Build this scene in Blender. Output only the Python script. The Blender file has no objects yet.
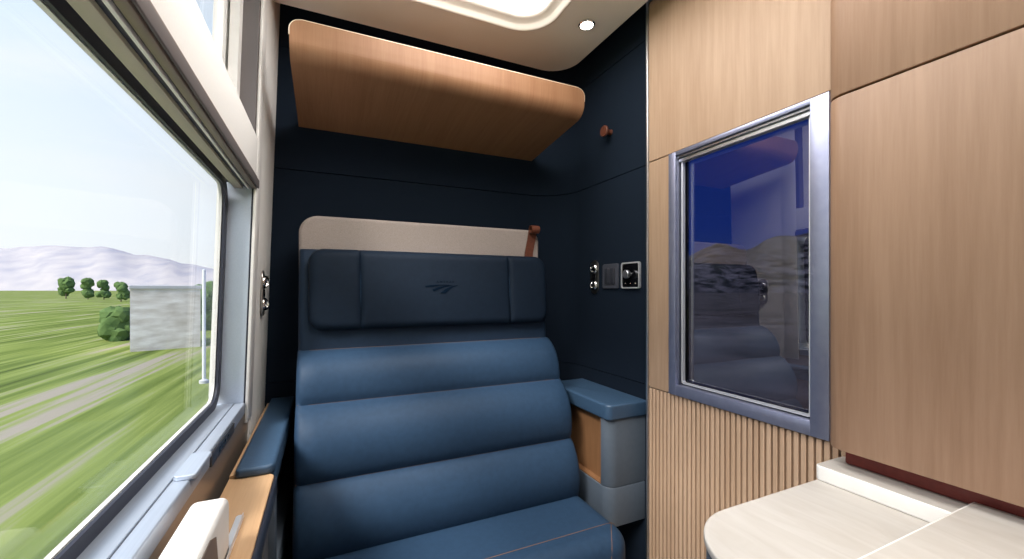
import bpy, bmesh, math, random
from mathutils import Vector, Matrix
random.seed(7)
sc = bpy.context.scene
C = sc.collection
H = 1.17                       # eye height; heights below are given relative to the eye (dz)
PI = math.pi

# ------------------------------------------------------------------ camera
F_PX = 407.5
YAW = math.radians(24.53)
cam_d = bpy.data.cameras.new('camera')
cam_d.sensor_width = 36.0
cam_d.lens = 36.0 * F_PX / 1024.0
cam_d.shift_y = 10.5 / 1024.0
cam_d.clip_start = 0.02
cam_d.clip_end = 20000
cam = bpy.data.objects.new('camera', cam_d)
C.objects.link(cam)
cam.location = (0, 0, H)
cam.rotation_euler = (PI / 2, 0, -YAW)
sc.camera = cam

# ------------------------------------------------------------------ view / world / sun
sc.view_settings.view_transform = 'Standard'
sc.view_settings.look = 'None'
sc.view_settings.gamma = 1
sc.view_settings.exposure = 0.0
sc.view_settings.use_curve_mapping = False
try:
    sc.cycles.use_denoising = True
    sc.cycles.max_bounces = 10
    sc.cycles.diffuse_bounces = 5
    sc.cycles.glossy_bounces = 5
    sc.cycles.transparent_max_bounces = 16
    sc.cycles.sample_clamp_indirect = 6.0
    sc.cycles.caustics_reflective = False
    sc.cycles.caustics_refractive = False
except Exception:
    pass

W = bpy.data.worlds.new('sky'); sc.world = W
W.use_nodes = True
wn = W.node_tree.nodes; wl = W.node_tree.links
wn.clear()
w_out = wn.new('ShaderNodeOutputWorld'); w_bg = wn.new('ShaderNodeBackground')
w_tc = wn.new('ShaderNodeTexCoord'); w_sep = wn.new('ShaderNodeSeparateXYZ')
wl.new(w_tc.outputs['Generated'], w_sep.inputs[0])
# bright hazy side (window side, -X)
w_r1 = wn.new('ShaderNodeValToRGB')
e = w_r1.color_ramp.elements
e[0].position = 0.0; e[0].color = (0.90, 0.93, 0.95, 1)
e[1].position = 0.85; e[1].color = (0.50, 0.72, 1.0, 1)
m = e.new(0.16); m.color = (0.86, 0.93, 0.99, 1)
wl.new(w_sep.outputs['Z'], w_r1.inputs[0])
# deep clear side, away from the sun (+X)
w_r2 = wn.new('ShaderNodeValToRGB')
e = w_r2.color_ramp.elements
e[0].position = 0.0; e[0].color = (0.20, 0.34, 0.75, 1)
e[1].position = 0.5; e[1].color = (0.06, 0.15, 0.70, 1)
m = e.new(0.14); m.color = (0.08, 0.20, 0.80, 1)
wl.new(w_sep.outputs['Z'], w_r2.inputs[0])
w_mr = wn.new('ShaderNodeMapRange')
w_mr.inputs[1].default_value = 0.1; w_mr.inputs[2].default_value = 0.7
wl.new(w_sep.outputs['X'], w_mr.inputs[0])
# thin clouds
w_map = wn.new('ShaderNodeMapping'); w_map.inputs['Scale'].default_value = (2.2, 2.2, 7.0)
w_ns = wn.new('ShaderNodeTexNoise'); w_ns.inputs['Scale'].default_value = 1.6; w_ns.inputs['Detail'].default_value = 5
wl.new(w_tc.outputs['Generated'], w_map.inputs[0]); wl.new(w_map.outputs[0], w_ns.inputs[0])
w_cr = wn.new('ShaderNodeMapRange'); w_cr.inputs[1].default_value = 0.45; w_cr.inputs[2].default_value = 0.75; w_cr.inputs[4].default_value = 0.55
wl.new(w_ns.outputs['Fac'], w_cr.inputs[0])
w_cl = wn.new('ShaderNodeMixRGB'); w_cl.inputs[2].default_value = (0.93, 0.95, 0.97, 1)
wl.new(w_cr.outputs[0], w_cl.inputs[0]); wl.new(w_r1.outputs[0], w_cl.inputs[1])
w_mx = wn.new('ShaderNodeMixRGB')
wl.new(w_mr.outputs[0], w_mx.inputs[0]); wl.new(w_cl.outputs[0], w_mx.inputs[1]); wl.new(w_r2.outputs[0], w_mx.inputs[2])
wl.new(w_mx.outputs[0], w_bg.inputs['Color'])
w_bg.inputs['Strength'].default_value = 1.15
wl.new(w_bg.outputs[0], w_out.inputs['Surface'])

sun_d = bpy.data.lights.new('sun', 'SUN'); sun_d.energy = 5.5; sun_d.angle = math.radians(18)
sun_d.color = (1.0, 0.96, 0.90)
sun = bpy.data.objects.new('sun', sun_d); C.objects.link(sun)
SUN_DIR = Vector((0.60, 0.36, -0.71)).normalized()      # the way the light travels
sun.rotation_euler = SUN_DIR.to_track_quat('-Z', 'Y').to_euler()
LAMP = 11.0            # glow of the ceiling lamp
SPOT = 14.0           # glow of the small downlight

# ------------------------------------------------------------------ materials
def lin(c):
    return tuple(((v / 255) / 12.92 if v / 255 <= 0.04045 else ((v / 255 + 0.055) / 1.055) ** 2.4) for v in c) + (1.0,)

def base(name, col, rough=0.6, metal=0.0, spec=0.5):
    mt = bpy.data.materials.new(name); mt.use_nodes = True
    b = mt.node_tree.nodes['Principled BSDF']
    b.inputs['Base Color'].default_value = col if len(col) == 4 else col + (1,)
    b.inputs['Roughness'].default_value = rough
    b.inputs['Metallic'].default_value = metal
    b.inputs['Specular IOR Level'].default_value = spec
    return mt, mt.node_tree.nodes, mt.node_tree.links, b

def noise_mat(name, c1, c2, scale=(1, 1, 1), ns=20, detail=4, rough=0.6, metal=0.0, bump=0.0, bump_scale=None, lo=0.3, hi=0.7, spec=0.5, dist=0.0):
    mt, n, l, b = base(name, c1, rough, metal, spec)
    tc = n.new('ShaderNodeTexCoord'); mp = n.new('ShaderNodeMapping'); mp.inputs['Scale'].default_value = scale
    nz = n.new('ShaderNodeTexNoise'); nz.inputs['Scale'].default_value = ns; nz.inputs['Detail'].default_value = detail
    nz.inputs['Distortion'].default_value = dist
    l.new(tc.outputs['Object'], mp.inputs[0]); l.new(mp.outputs[0], nz.inputs[0])
    rp = n.new('ShaderNodeValToRGB')
    rp.color_ramp.elements[0].position = lo; rp.color_ramp.elements[0].color = c1 if len(c1) == 4 else c1 + (1,)
    rp.color_ramp.elements[1].position = hi; rp.color_ramp.elements[1].color = c2 if len(c2) == 4 else c2 + (1,)
    l.new(nz.outputs['Fac'], rp.inputs[0]); l.new(rp.outputs[0], b.inputs['Base Color'])
    if bump:
        n2 = nz
        if bump_scale:
            n2 = n.new('ShaderNodeTexNoise'); n2.inputs['Scale'].default_value = bump_scale; n2.inputs['Detail'].default_value = 3
            l.new(tc.outputs['Object'], n2.inputs[0])
        bp = n.new('ShaderNodeBump'); bp.inputs['Strength'].default_value = bump; bp.inputs['Distance'].default_value = 0.002
        l.new(n2.outputs['Fac'], bp.inputs['Height']); l.new(bp.outputs[0], b.inputs['Normal'])
    return mt

def wood(name, c1, c2, scale, rough=0.5):
    # long streaks plus short fine pores along the grain
    mt, n, l, b = base(name, c1, rough, 0, 0.35)
    tc = n.new('ShaderNodeTexCoord'); mp = n.new('ShaderNodeMapping'); mp.inputs['Scale'].default_value = scale
    l.new(tc.outputs['Object'], mp.inputs[0])
    n1 = n.new('ShaderNodeTexNoise'); n1.inputs['Scale'].default_value = 0.45; n1.inputs['Detail'].default_value = 3; n1.inputs['Distortion'].default_value = 0.8
    n2 = n.new('ShaderNodeTexNoise'); n2.inputs['Scale'].default_value = 4.0; n2.inputs['Detail'].default_value = 4; n2.inputs['Roughness'].default_value = 0.65
    l.new(mp.outputs[0], n1.inputs[0]); l.new(mp.outputs[0], n2.inputs[0])
    ad = n.new('ShaderNodeMath'); ad.operation = 'ADD'; ad.use_clamp = True
    mu = n.new('ShaderNodeMath'); mu.operation = 'MULTIPLY'; mu.inputs[1].default_value = 0.55
    mu2 = n.new('ShaderNodeMath'); mu2.operation = 'MULTIPLY'; mu2.inputs[1].default_value = 0.45
    l.new(n1.outputs['Fac'], mu.inputs[0]); l.new(n2.outputs['Fac'], mu2.inputs[0])
    l.new(mu.outputs[0], ad.inputs[0]); l.new(mu2.outputs[0], ad.inputs[1])
    rp = n.new('ShaderNodeValToRGB')
    rp.color_ramp.elements[0].position = 0.36; rp.color_ramp.elements[0].color = c1
    rp.color_ramp.elements[1].position = 0.62; rp.color_ramp.elements[1].color = c2
    l.new(ad.outputs[0], rp.inputs[0]); l.new(rp.outputs[0], b.inputs['Base Color'])
    bp = n.new('ShaderNodeBump'); bp.inputs['Strength'].default_value = 0.08; bp.inputs['Distance'].default_value = 0.001
    l.new(n2.outputs['Fac'], bp.inputs['Height']); l.new(bp.outputs[0], b.inputs['Normal'])
    return mt

def emis(name, col, strength):
    mt = bpy.data.materials.new(name); mt.use_nodes = True
    n = mt.node_tree.nodes; l = mt.node_tree.links; n.clear()
    o = n.new('ShaderNodeOutputMaterial'); e_ = n.new('ShaderNodeEmission')
    e_.inputs[0].default_value = col; e_.inputs[1].default_value = strength
    l.new(e_.outputs[0], o.inputs[0])
    return mt

def pane(name, tint, reflect):
    # thin tinted pane: see-through mixed with a mirror reflection
    mt = bpy.data.materials.new(name); mt.use_nodes = True
    n = mt.node_tree.nodes; l = mt.node_tree.links; n.clear()
    o = n.new('ShaderNodeOutputMaterial'); mx = n.new('ShaderNodeMixShader')
    tr = n.new('ShaderNodeBsdfTransparent'); gl = n.new('ShaderNodeBsdfGlossy')
    tr.inputs[0].default_value = tint; gl.inputs['Roughness'].default_value = 0.0
    gl.inputs['Color'].default_value = (1, 1, 1, 1)
    # mirror share rises towards grazing view, the same from both sides of the pane
    ge = n.new('ShaderNodeNewGeometry'); dt = n.new('ShaderNodeVectorMath'); dt.operation = 'DOT_PRODUCT'
    l.new(ge.outputs['Normal'], dt.inputs[0]); l.new(ge.outputs['Incoming'], dt.inputs[1])
    ab = n.new('ShaderNodeMath'); ab.operation = 'ABSOLUTE'; l.new(dt.outputs['Value'], ab.inputs[0])
    om = n.new('ShaderNodeMath'); om.operation = 'SUBTRACT'; om.inputs[0].default_value = 1.0; l.new(ab.outputs[0], om.inputs[1])
    pw = n.new('ShaderNodeMath'); pw.operation = 'POWER'; pw.inputs[1].default_value = 5.0; l.new(om.outputs[0], pw.inputs[0])
    fr = n.new('ShaderNodeMapRange'); fr.inputs[3].default_value = reflect; fr.inputs[4].default_value = min(1.0, reflect + 0.35)
    l.new(pw.outputs[0], fr.inputs[0])
    l.new(fr.outputs[0], mx.inputs[0]); l.new(tr.outputs[0], mx.inputs[1]); l.new(gl.outputs[0], mx.inputs[2])
    l.new(mx.outputs[0], o.inputs[0])
    return mt

M = {}
M['cream'] = noise_mat('cream_panel', (0.86, 0.84, 0.81, 1), (0.89, 0.87, 0.84, 1), ns=300, rough=0.65, bump=0.05)
M['ceiling'] = noise_mat('ceiling_cream', (0.88, 0.84, 0.78, 1), (0.91, 0.87, 0.81, 1), ns=260, rough=0.8, bump=0.05)
M['navy_wall'] = noise_mat('navy_wall_cloth', (0.0060, 0.0115, 0.0215, 1), (0.0080, 0.0145, 0.0260, 1), ns=420, rough=0.9, bump=0.15, spec=0.14)
M['dark'] = base('dark_gap', (0.006, 0.007, 0.010, 1), 0.8)[0]
M['oak_v'] = wood('light_oak_upright', (0.3444, 0.2198, 0.1394, 1), (0.4305, 0.2927, 0.1968, 1), (34, 34, 1.6))
M['oak_slat_lit'] = wood('lit_oak_slats', (0.46, 0.30, 0.195, 1), (0.56, 0.385, 0.262, 1), (34, 34, 1.6))  # upright oak lightened in colour for window light falling on the slats
M['oak_cup'] = wood('pinkish_oak_upright', (0.2838, 0.1677, 0.1049, 1), (0.3612, 0.2253, 0.1479, 1), (26, 26, 1.3))
M['oak_shelf'] = wood('warm_oak_across', (0.2520, 0.1218, 0.0605, 1), (0.3108, 0.1596, 0.0840, 1), (60, 2.2, 2.2))
M['oak_ledge'] = wood('light_oak_ledge', (0.50, 0.30, 0.16, 1), (0.60, 0.38, 0.21, 1), (50, 2.5, 50))
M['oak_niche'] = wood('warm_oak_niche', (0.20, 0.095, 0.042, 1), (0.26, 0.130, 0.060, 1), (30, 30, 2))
M['stone'] = noise_mat('pale_stone_top', (0.4462, 0.4140, 0.3772, 1), (0.5106, 0.4830, 0.4508, 1), (6, 1.3, 6), ns=6, detail=6, rough=0.45, dist=1.2)
M['white'] = noise_mat('white_lacquer', (0.80, 0.78, 0.75, 1), (0.84, 0.82, 0.79, 1), ns=40, rough=0.4)
M['edge_white'] = base('pale_edge_band', (0.75, 0.62, 0.48, 1), 0.4)[0]
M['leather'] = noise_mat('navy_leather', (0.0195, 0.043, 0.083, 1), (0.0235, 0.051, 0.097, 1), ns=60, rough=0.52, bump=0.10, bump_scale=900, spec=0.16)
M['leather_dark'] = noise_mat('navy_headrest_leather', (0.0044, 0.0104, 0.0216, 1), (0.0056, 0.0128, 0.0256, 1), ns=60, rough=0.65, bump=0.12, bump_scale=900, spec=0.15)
M['leather_shaded'] = noise_mat('shaded_navy_leather', (0.0095, 0.021, 0.042, 1), (0.0115, 0.025, 0.049, 1), ns=60, rough=0.6, bump=0.10, bump_scale=900, spec=0.2)
M['pad'] = noise_mat('blue_armrest_leather', (0.0324, 0.0675, 0.1215, 1), (0.0387, 0.0792, 0.1395, 1), ns=80, rough=0.45, bump=0.10, bump_scale=700)
M['slate'] = noise_mat('slate_shell', (0.0723, 0.0918, 0.1190, 1), (0.0808, 0.1020, 0.1318, 1), ns=50, rough=0.6)
M['grey_panel'] = base('grey_panel', (0.10, 0.10, 0.105, 1), 0.6)[0]
M['navy_trim'] = base('navy_edge_trim', (0.03, 0.036, 0.055, 1), 0.4)[0]
M['beige'] = noise_mat('beige_woven_cloth', (0.2664, 0.2220, 0.1998, 1), (0.3700, 0.3108, 0.2812, 1), ns=520, rough=0.9, bump=0.3)
M['tan'] = noise_mat('tan_leather', (0.105, 0.030, 0.015, 1), (0.145, 0.042, 0.021, 1), ns=120, rough=0.5, bump=0.1)
M['stitch'] = base('orange_stitching', (0.13, 0.075, 0.055, 1), 0.8)[0]
M['emboss'] = base('dark_embossing', (0.0036, 0.0085, 0.018, 1), 0.9, 0.0, 0.0)[0]
M['chrome'] = base('polished_chrome', (0.75, 0.74, 0.72, 1), 0.14, 1.0)[0]
M['alu'] = noise_mat('brushed_aluminium', (0.60, 0.61, 0.64, 1), (0.68, 0.69, 0.72, 1), (1, 1, 60), ns=8, rough=0.35, metal=1.0)
M['sill'] = noise_mat('satin_aluminium', (0.52, 0.58, 0.68, 1), (0.57, 0.63, 0.73, 1), (60, 1, 60), ns=6, rough=0.42, metal=0.6)
M['frame_blue'] = noise_mat('blue_grey_metal', (0.30, 0.32, 0.45, 1), (0.34, 0.36, 0.49, 1), ns=40, rough=0.40, metal=0.75)
M['dark_chrome'] = base('darkened_chrome', (0.42, 0.40, 0.38, 1), 0.3, 1.0)[0]
M['bead_silver'] = base('satin_silver', (0.85, 0.85, 0.87, 1), 0.35, 0.6)[0]
M['bronze'] = base('brown_blind_case', (0.22, 0.165, 0.135, 1), 0.45, 0.3)[0]
M['warm_metal'] = base('warm_satin_metal', (0.42, 0.34, 0.28, 1), 0.38, 0.7)[0]
M['olive'] = base('olive_beige_panel', (0.50, 0.45, 0.37, 1), 0.6)[0]
M['gasket'] = base('black_rubber_gasket', (0.018, 0.02, 0.035, 1), 0.5)[0]
M['taupe'] = base('taupe_window_case', (0.13, 0.115, 0.115, 1), 0.5)[0]
M['maroon'] = noise_mat('maroon_leather', (0.17, 0.026, 0.018, 1), (0.20, 0.032, 0.022, 1), ns=120, rough=0.5)
M['black_gloss'] = base('black_glass', (0.004, 0.004, 0.005, 1), 0.08)[0]
M['charcoal'] = base('charcoal_plastic', (0.035, 0.037, 0.047, 1), 0.3)[0]
M['mid_grey'] = base('smoked_plastic', (0.065, 0.068, 0.085, 1), 0.3)[0]
M['carpet'] = noise_mat('pale_bounce_carpet', (0.62, 0.60, 0.57, 1), (0.68, 0.66, 0.63, 1), ns=300, rough=0.95, bump=0.3)  # kept pale so the floor bounces lamp light up to the ceiling
M['lamp'] = emis('lamp_glow', (1.0, 0.97, 0.93, 1), LAMP)
M['rim_cream'] = base('cream_lamp_rim', (0.80, 0.74, 0.67, 1), 0.5)[0]
M['spot'] = emis('downlight_glow', (1.0, 0.94, 0.85, 1), SPOT)
M['glass'] = pane('clear_glass', (0.985, 0.99, 0.995, 1), 0.01)
M['glass_dark'] = pane('dark_tinted_glass', (0.30, 0.32, 0.42, 1), 0.15)

# ------------------------------------------------------------------ mesh helpers
def Z(dz):
    return H + dz

def new_obj(name, bm, mat, parent=None, smooth=False, angle=40):
    me = bpy.data.meshes.new(name)
    bmesh.ops.recalc_face_normals(bm, faces=bm.faces)
    bm.to_mesh(me); bm.free()
    me.materials.append(M[mat] if isinstance(mat, str) else mat)
    o = bpy.data.objects.new(name, me); C.objects.link(o)
    if parent is not None:
        o.parent = parent
        off = Vector(parent.location)
        p = parent.parent
        while p is not None:
            off += Vector(p.location); p = p.parent
        me.transform(Matrix.Translation(-off))
    if smooth:
        me.polygons.foreach_set('use_smooth', [True] * len(me.polygons))
        me.set_sharp_from_angle(angle=math.radians(angle))
        for p in me.polygons:
            if len(p.vertices) > 8: p.use_smooth = False
    return o

def tag(o, label=None, cat=None, group=None, kind=None):
    if label: o['label'] = label
    if cat: o['category'] = cat
    if group: o['group'] = group
    if kind: o['kind'] = kind
    return o

def empty(name, loc, label=None, cat=None, group=None, kind=None):
    o = bpy.data.objects.new(name, None); C.objects.link(o); o.location = loc
    o.empty_display_size = 0.05
    return tag(o, label, cat, group, kind)

def add_box(bm, x0, x1, y0, y1, z0, z1, bev=0.0, seg=3):
    t = bmesh.new()
    bmesh.ops.create_cube(t, size=1)
    for v in t.verts:
        v.co = Vector((x0 + (v.co.x + .5) * (x1 - x0), y0 + (v.co.y + .5) * (y1 - y0), z0 + (v.co.z + .5) * (z1 - z0)))
    if bev:
        bmesh.ops.bevel(t, geom=t.edges[:], offset=bev, segments=seg, profile=0.5, affect='EDGES', clamp_overlap=True)
    merge(bm, t)

def merge(bm, t, mat=None):
    if mat is not None: t.transform(mat)
    me = bpy.data.meshes.new('tmp'); t.to_mesh(me); t.free()
    bm.from_mesh(me); bpy.data.meshes.remove(me)

def box(name, mat, x0, x1, y0, y1, z0, z1, bev=0.0, seg=3, parent=None):
    bm = bmesh.new(); add_box(bm, x0, x1, y0, y1, z0, z1, bev, seg)
    return new_obj(name, bm, mat, parent, smooth=bev > 0)

def loft(bm, loops, close_loop=True, cap0=True, cap1=True):
    vs = [[bm.verts.new(p) for p in lp] for lp in loops]
    n = len(loops[0])
    for a, b in zip(vs, vs[1:]):
        for i in range(n if close_loop else n - 1):
            j = (i + 1) % n
            bm.faces.new((a[i], a[j], b[j], b[i]))
    if cap0: bm.faces.new(vs[0][::-1])
    if cap1: bm.faces.new(vs[-1])
    return vs

def rrect(cx, cy, w, h, r, n=8, radii=None):
    """rounded rectangle, counter-clockwise from the right-bottom corner"""
    pts = []
    rr = radii or (r, r, r, r)
    for k, (sx, sy) in enumerate(((1, -1), (1, 1), (-1, 1), (-1, -1))):
        q = rr[k]
        ox, oy = cx + sx * (w / 2 - q), cy + sy * (h / 2 - q)
        a0 = -PI / 2 + k * PI / 2
        if q < 1e-6:
            pts.append((ox, oy)); continue
        for i in range(n + 1):
            a = a0 + (PI / 2) * i / n
            pts.append((ox + q * math.cos(a), oy + q * math.sin(a)))
    return pts

def inset_scale(pts, d):
    """offset a convex-ish polygon inward by d"""
    n = len(pts); out = []
    for i in range(n):
        p0, p1, p2 = Vector(pts[i - 1]), Vector(pts[i]), Vector(pts[(i + 1) % n])
        a = (p1 - p0); b = (p2 - p1)
        a = a.normalized() if a.length > 1e-9 else b.normalized()
        b = b.normalized() if b.length > 1e-9 else a
        na = Vector((-a.y, a.x)); nb = Vector((-b.y, b.x))
        m_ = na + nb
        if m_.length < 1e-6: m_ = na
        m_.normalize()
        c = max(0.3, m_.dot(na))
        q = p1 + m_ * (d / c)
        out.append((q.x, q.y))
    return out

def prism(bm, pts, a0, a1, axis, bev=0.0, seg=3):
    """extrude 2-D polygon between a0 and a1 along axis; pts are (Y,Z) for x, (X,Z) for y, (X,Y) for z; softened rims"""
    def P(p, a):
        return {'x': (a, p[0], p[1]), 'y': (p[0], a, p[1]), 'z': (p[0], p[1], a)}[axis]
    area = sum(pts[i - 1][0] * pts[i][1] - pts[i][0] * pts[i - 1][1] for i in range(len(pts)))
    if area < 0: pts = pts[::-1]
    loops = []
    if bev:
        for k in range(seg + 1):
            t = PI / 2 * k / seg
            loops.append([P(p, a0 + bev * (1 - math.sin(t))) for p in inset_scale(pts, bev * (1 - math.cos(t)))] if False else
                         [P(p, a0 + bev * (1 - math.cos(PI / 2 * k / seg))) for p in inset_scale(pts, bev * (1 - math.sin(PI / 2 * k / seg)))])
        for k in range(seg, -1, -1):
            loops.append([P(p, a1 - bev * (1 - math.cos(PI / 2 * k / seg))) for p in inset_scale(pts, bev * (1 - math.sin(PI / 2 * k / seg)))])
    else:
        loops = [[P(p, a0) for p in pts], [P(p, a1) for p in pts]]
    loft(bm, loops)

def prism_obj(name, mat, pts, a0, a1, axis, bev=0.0, seg=3, parent=None, smooth=True, angle=35):
    bm = bmesh.new(); prism(bm, pts, a0, a1, axis, bev, seg)
    return new_obj(name, bm, mat, parent, smooth=smooth, angle=angle)

def ring(bm, outer, inner, a0, a1, axis):
    def P(p, a):
        return {'x': (a, p[0], p[1]), 'y': (p[0], a, p[1]), 'z': (p[0], p[1], a)}[axis]
    n = len(outer)
    o0 = [bm.verts.new(P(p, a0)) for p in outer]; o1 = [bm.verts.new(P(p, a1)) for p in outer]
    i0 = [bm.verts.new(P(p, a0)) for p in inner]; i1 = [bm.verts.new(P(p, a1)) for p in inner]
    for k in range(n):
        j = (k + 1) % n
        bm.faces.new((o0[k], o0[j], o1[j], o1[k])); bm.faces.new((i0[k], i1[k], i1[j], i0[j]))
        bm.faces.new((o0[k], i0[k], i0[j], o0[j])); bm.faces.new((o1[k], o1[j], i1[j], i1[k]))

def tube(bm, path, r, n=8, closed=False):
    path = [Vector(p) for p in path]
    loops = []
    up = Vector((0, 0, 1))
    prev = None
    for i, p in enumerate(path):
        a = path[max(i - 1, 0)]; b = path[min(i + 1, len(path) - 1)]
        d = (b - a).normalized()
        s = prev if prev is not None else (d.cross(up) if abs(d.dot(up)) < 0.95 else d.cross(Vector((1, 0, 0))))
        s = (s - d * s.dot(d)).normalized(); prev = s
        t = d.cross(s)
        loops.append([p + (s * math.cos(2 * PI * k / n) + t * math.sin(2 * PI * k / n)) * r for k in range(n)])
    loft(bm, loops)

def lathe(bm, prof, origin, axis, n=28):
    """prof: (radius, along-axis)"""
    d = Vector(axis).normalized()
    s = d.cross(Vector((0, 0, 1))) if abs(d.z) < 0.9 else d.cross(Vector((1, 0, 0)))
    s.normalize(); t = d.cross(s)
    loops = [[Vector(origin) + d * a + (s * math.cos(2 * PI * k / n) + t * math.sin(2 * PI * k / n)) * max(r, 1e-5) for k in range(n)] for r, a in prof]
    loft(bm, loops)

def lathe_obj(name, mat, prof, origin, axis, parent=None, n=28, angle=35):
    bm = bmesh.new(); lathe(bm, prof, origin, axis, n)
    return new_obj(name, bm, mat, parent, smooth=True, angle=angle)

# ------------------------------------------------------------------ key planes
XW = 1.058          # navy partition on the right
XO = 1.023          # oak face of the right wall
YB = 1.74           # navy wall behind the seat
YR = -1.0           # wall behind the eye
XL = -0.191         # cream inner face of the window wall at eye height
LEAN = 0.0335       # the coach side leans inwards

def lean(o):
    """turn a window-wall piece about the eye-height line so that it leans in with the coach side"""
    a = math.atan(LEAN)
    mtx = Matrix.Translation((XL, 0, H)) @ Matrix.Rotation(a, 4, 'Y') @ Matrix.Translation((-XL, 0, -H))
    off = Vector((0, 0, 0)); p = o.parent
    while p is not None:
        off += Vector(p.location); p = p.parent
    o.data.transform(Matrix.Translation(-off) @ mtx @ Matrix.Translation(off))
    return o

# ================================================================== SETTING
floor = tag(box('floor', 'carpet', -0.30, 1.10, YR - 0.05, YB + 0.06, -0.06, 0.0), kind='structure')

# ---- navy wall behind the seat and the partition that curves into it
RC = 0.18
def wall_path(off):
    """plan of the navy lining: straight back, fillet, straight partition; off pushes outwards"""
    straight = [(-0.30, YB + off), (XW - RC, YB + off)]
    arc = []
    for i in range(1, 15):
        a = PI / 2 * (1 - i / 14)
        arc.append((XW - RC + (RC + off) * math.cos(a), YB - RC + (RC + off) * math.sin(a)))
    arc.append((XW + off, 1.1045))
    return straight, arc

def curtain(bm, inner, outer, z0, z1, b=0.0012):
    pts = inner + outer[::-1]
    prism(bm, pts, z0, z1, 'z')

SEAMS = [(-H, -0.3445), (-0.3415, 0.4525), (0.4555, 0.909), (0.912, 1.16)]
si, ai = wall_path(0.0); so, ao = wall_path(0.02); sq, aq = wall_path(0.05)
bm = bmesh.new()
for a, b in SEAMS: curtain(bm, si, so, Z(a), Z(b))
wall_back = tag(new_obj('wall_back', bm, 'navy_wall', None, True, 30), kind='structure')
bm = bmesh.new(); curtain(bm, so, sq, 0, Z(1.16)); new_obj('wall_core', bm, 'dark', wall_back)
wall_right = empty('wall_right', (XW, 0.5, 0), kind='structure')
bm = bmesh.new()
for a, b in SEAMS: curtain(bm, [si[-1]] + ai, [so[-1]] + ao, Z(a), Z(b))
new_obj('navy_panel', bm, 'navy_wall', wall_right, True, 30)
bm = bmesh.new(); curtain(bm, [so[-1]] + ao, [sq[-1]] + aq, 0, Z(1.16)); new_obj('wall_core', bm, 'dark', wall_right)

# ---- oak part of the right wall, with the interior window
WY0, WY1, WZ0, WZ1 = 0.531, 0.998, -0.337, 0.442
JT = 0.445
bm = bmesh.new()
add_box(bm, XO, 1.06, YR, 1.094, Z(JT), Z(1.0), 0.0012, 1)                       # broad upper panel
add_box(bm, XO, 1.06, WY1 + 0.0015, 1.094, Z(WZ0 + 0.001), Z(JT - 0.003), 0.0012, 1)   # strip beside the window
add_box(bm, XO, 1.06, YR, WY0 - 0.0015, Z(WZ0 + 0.001), Z(JT - 0.003), 0.0012, 1)
new_obj('oak_panel', bm, 'oak_v', wall_right, True)
bm = bmesh.new()
add_box(bm, 1.034, 1.06, YR, 1.094, 0, Z(WZ0 - 0.001))
add_box(bm, 1.061, 1.09, YR, 1.104, Z(WZ1), Z(1.16)); add_box(bm, 1.061, 1.09, YR, 1.104, 0, Z(WZ0))
add_box(bm, 1.061, 1.09, WY1, 1.104, Z(WZ0), Z(WZ1)); add_box(bm, 1.061, 1.09, YR, WY0, Z(WZ0), Z(WZ1))
new_obj('slat_backing', bm, 'dark', wall_right)
bm = bmesh.new()
y = 1.0925
while y > -0.35:
    add_box(bm, XO, 1.036, y - 0.0108, y, 0.0, Z(WZ0 - 0.0025), 0.001, 1)
    y -= 0.0166
new_obj('slat_panel', bm, 'oak_slat_lit', wall_right, True)
box('edge_trim', 'alu', 1.0185, 1.075, 1.0945, 1.104, 0, Z(1.16), 0.002, 2, wall_right)

win3 = empty('window_3', (XO, (WY0 + WY1) / 2, Z(WZ0)), kind='structure')
bm = bmesh.new()
fx0, fx1 = 1.0165, 1.06
add_box(bm, fx0, fx1, WY0, WY0 + 0.040, Z(WZ0), Z(WZ1), 0.0015, 2)
add_box(bm, fx0, fx1, WY1 - 0.029, WY1, Z(WZ0), Z(WZ1), 0.0015, 2)
add_box(bm, fx0, fx1, WY0 + .039, WY1 - .028, Z(WZ0), Z(WZ0 + 0.033), 0.0015, 2)
add_box(bm, fx0, fx1, WY0 + .039, WY1 - .028, Z(WZ1 - 0.013), Z(WZ1), 0.0015, 2)
new_obj('window_frame', bm, 'frame_blue', win3, True)
gy0, gy1, gz0, gz1 = WY0 + 0.040, WY1 - 0.029, Z(WZ0 + 0.033), Z(WZ1 - 0.013)
cy_, cz_ = (gy0 + gy1) / 2, (gz0 + gz1) / 2
bm = bmesh.new()
ring(bm, rrect(cy_, cz_, gy1 - gy0 + .002, gz1 - gz0 + .002, 0.004), rrect(cy_, cz_, gy1 - gy0 - .018, gz1 - gz0 - .014, 0.010), 1.044, 1.064, 'x')
new_obj('gasket', bm, 'gasket', win3)
bm = bmesh.new()
ring(bm, rrect(cy_, cz_, gy1 - gy0 - .012, gz1 - gz0 - .008, 0.010), rrect(cy_, cz_, gy1 - gy0 - .025, gz1 - gz0 - .019, 0.008), 1.036, 1.046, 'x')
new_obj('bead', bm, 'bead_silver', win3)
bm = bmesh.new()
add_box(bm, 1.024, 1.046, gy0, gy1, gz1 - 0.0075, gz1 - 0.001, 0.001, 1)
add_box(bm, 1.030, 1.050, gy0, gy1, gz1 - 0.020, gz1 - 0.0095, 0.001, 1)
new_obj('head_rail', bm, 'alu', win3, True)
bm = bmesh.new()
ring(bm, rrect(cy_, cz_, gy1 - gy0 - .02, gz1 - gz0 - .016, 0.01), rrect(cy_, cz_, gy1 - gy0 - .032, gz1 - gz0 - .024, 0.008), 1.050, 1.058, 'x')
new_obj('pane_border', bm, 'black_gloss', win3)
box('glass_pane', 'glass_dark', 1.0585, 1.0605, gy0 + .004, gy1 - .004, gz0 + .004, gz1 - .004, parent=win3)

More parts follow.
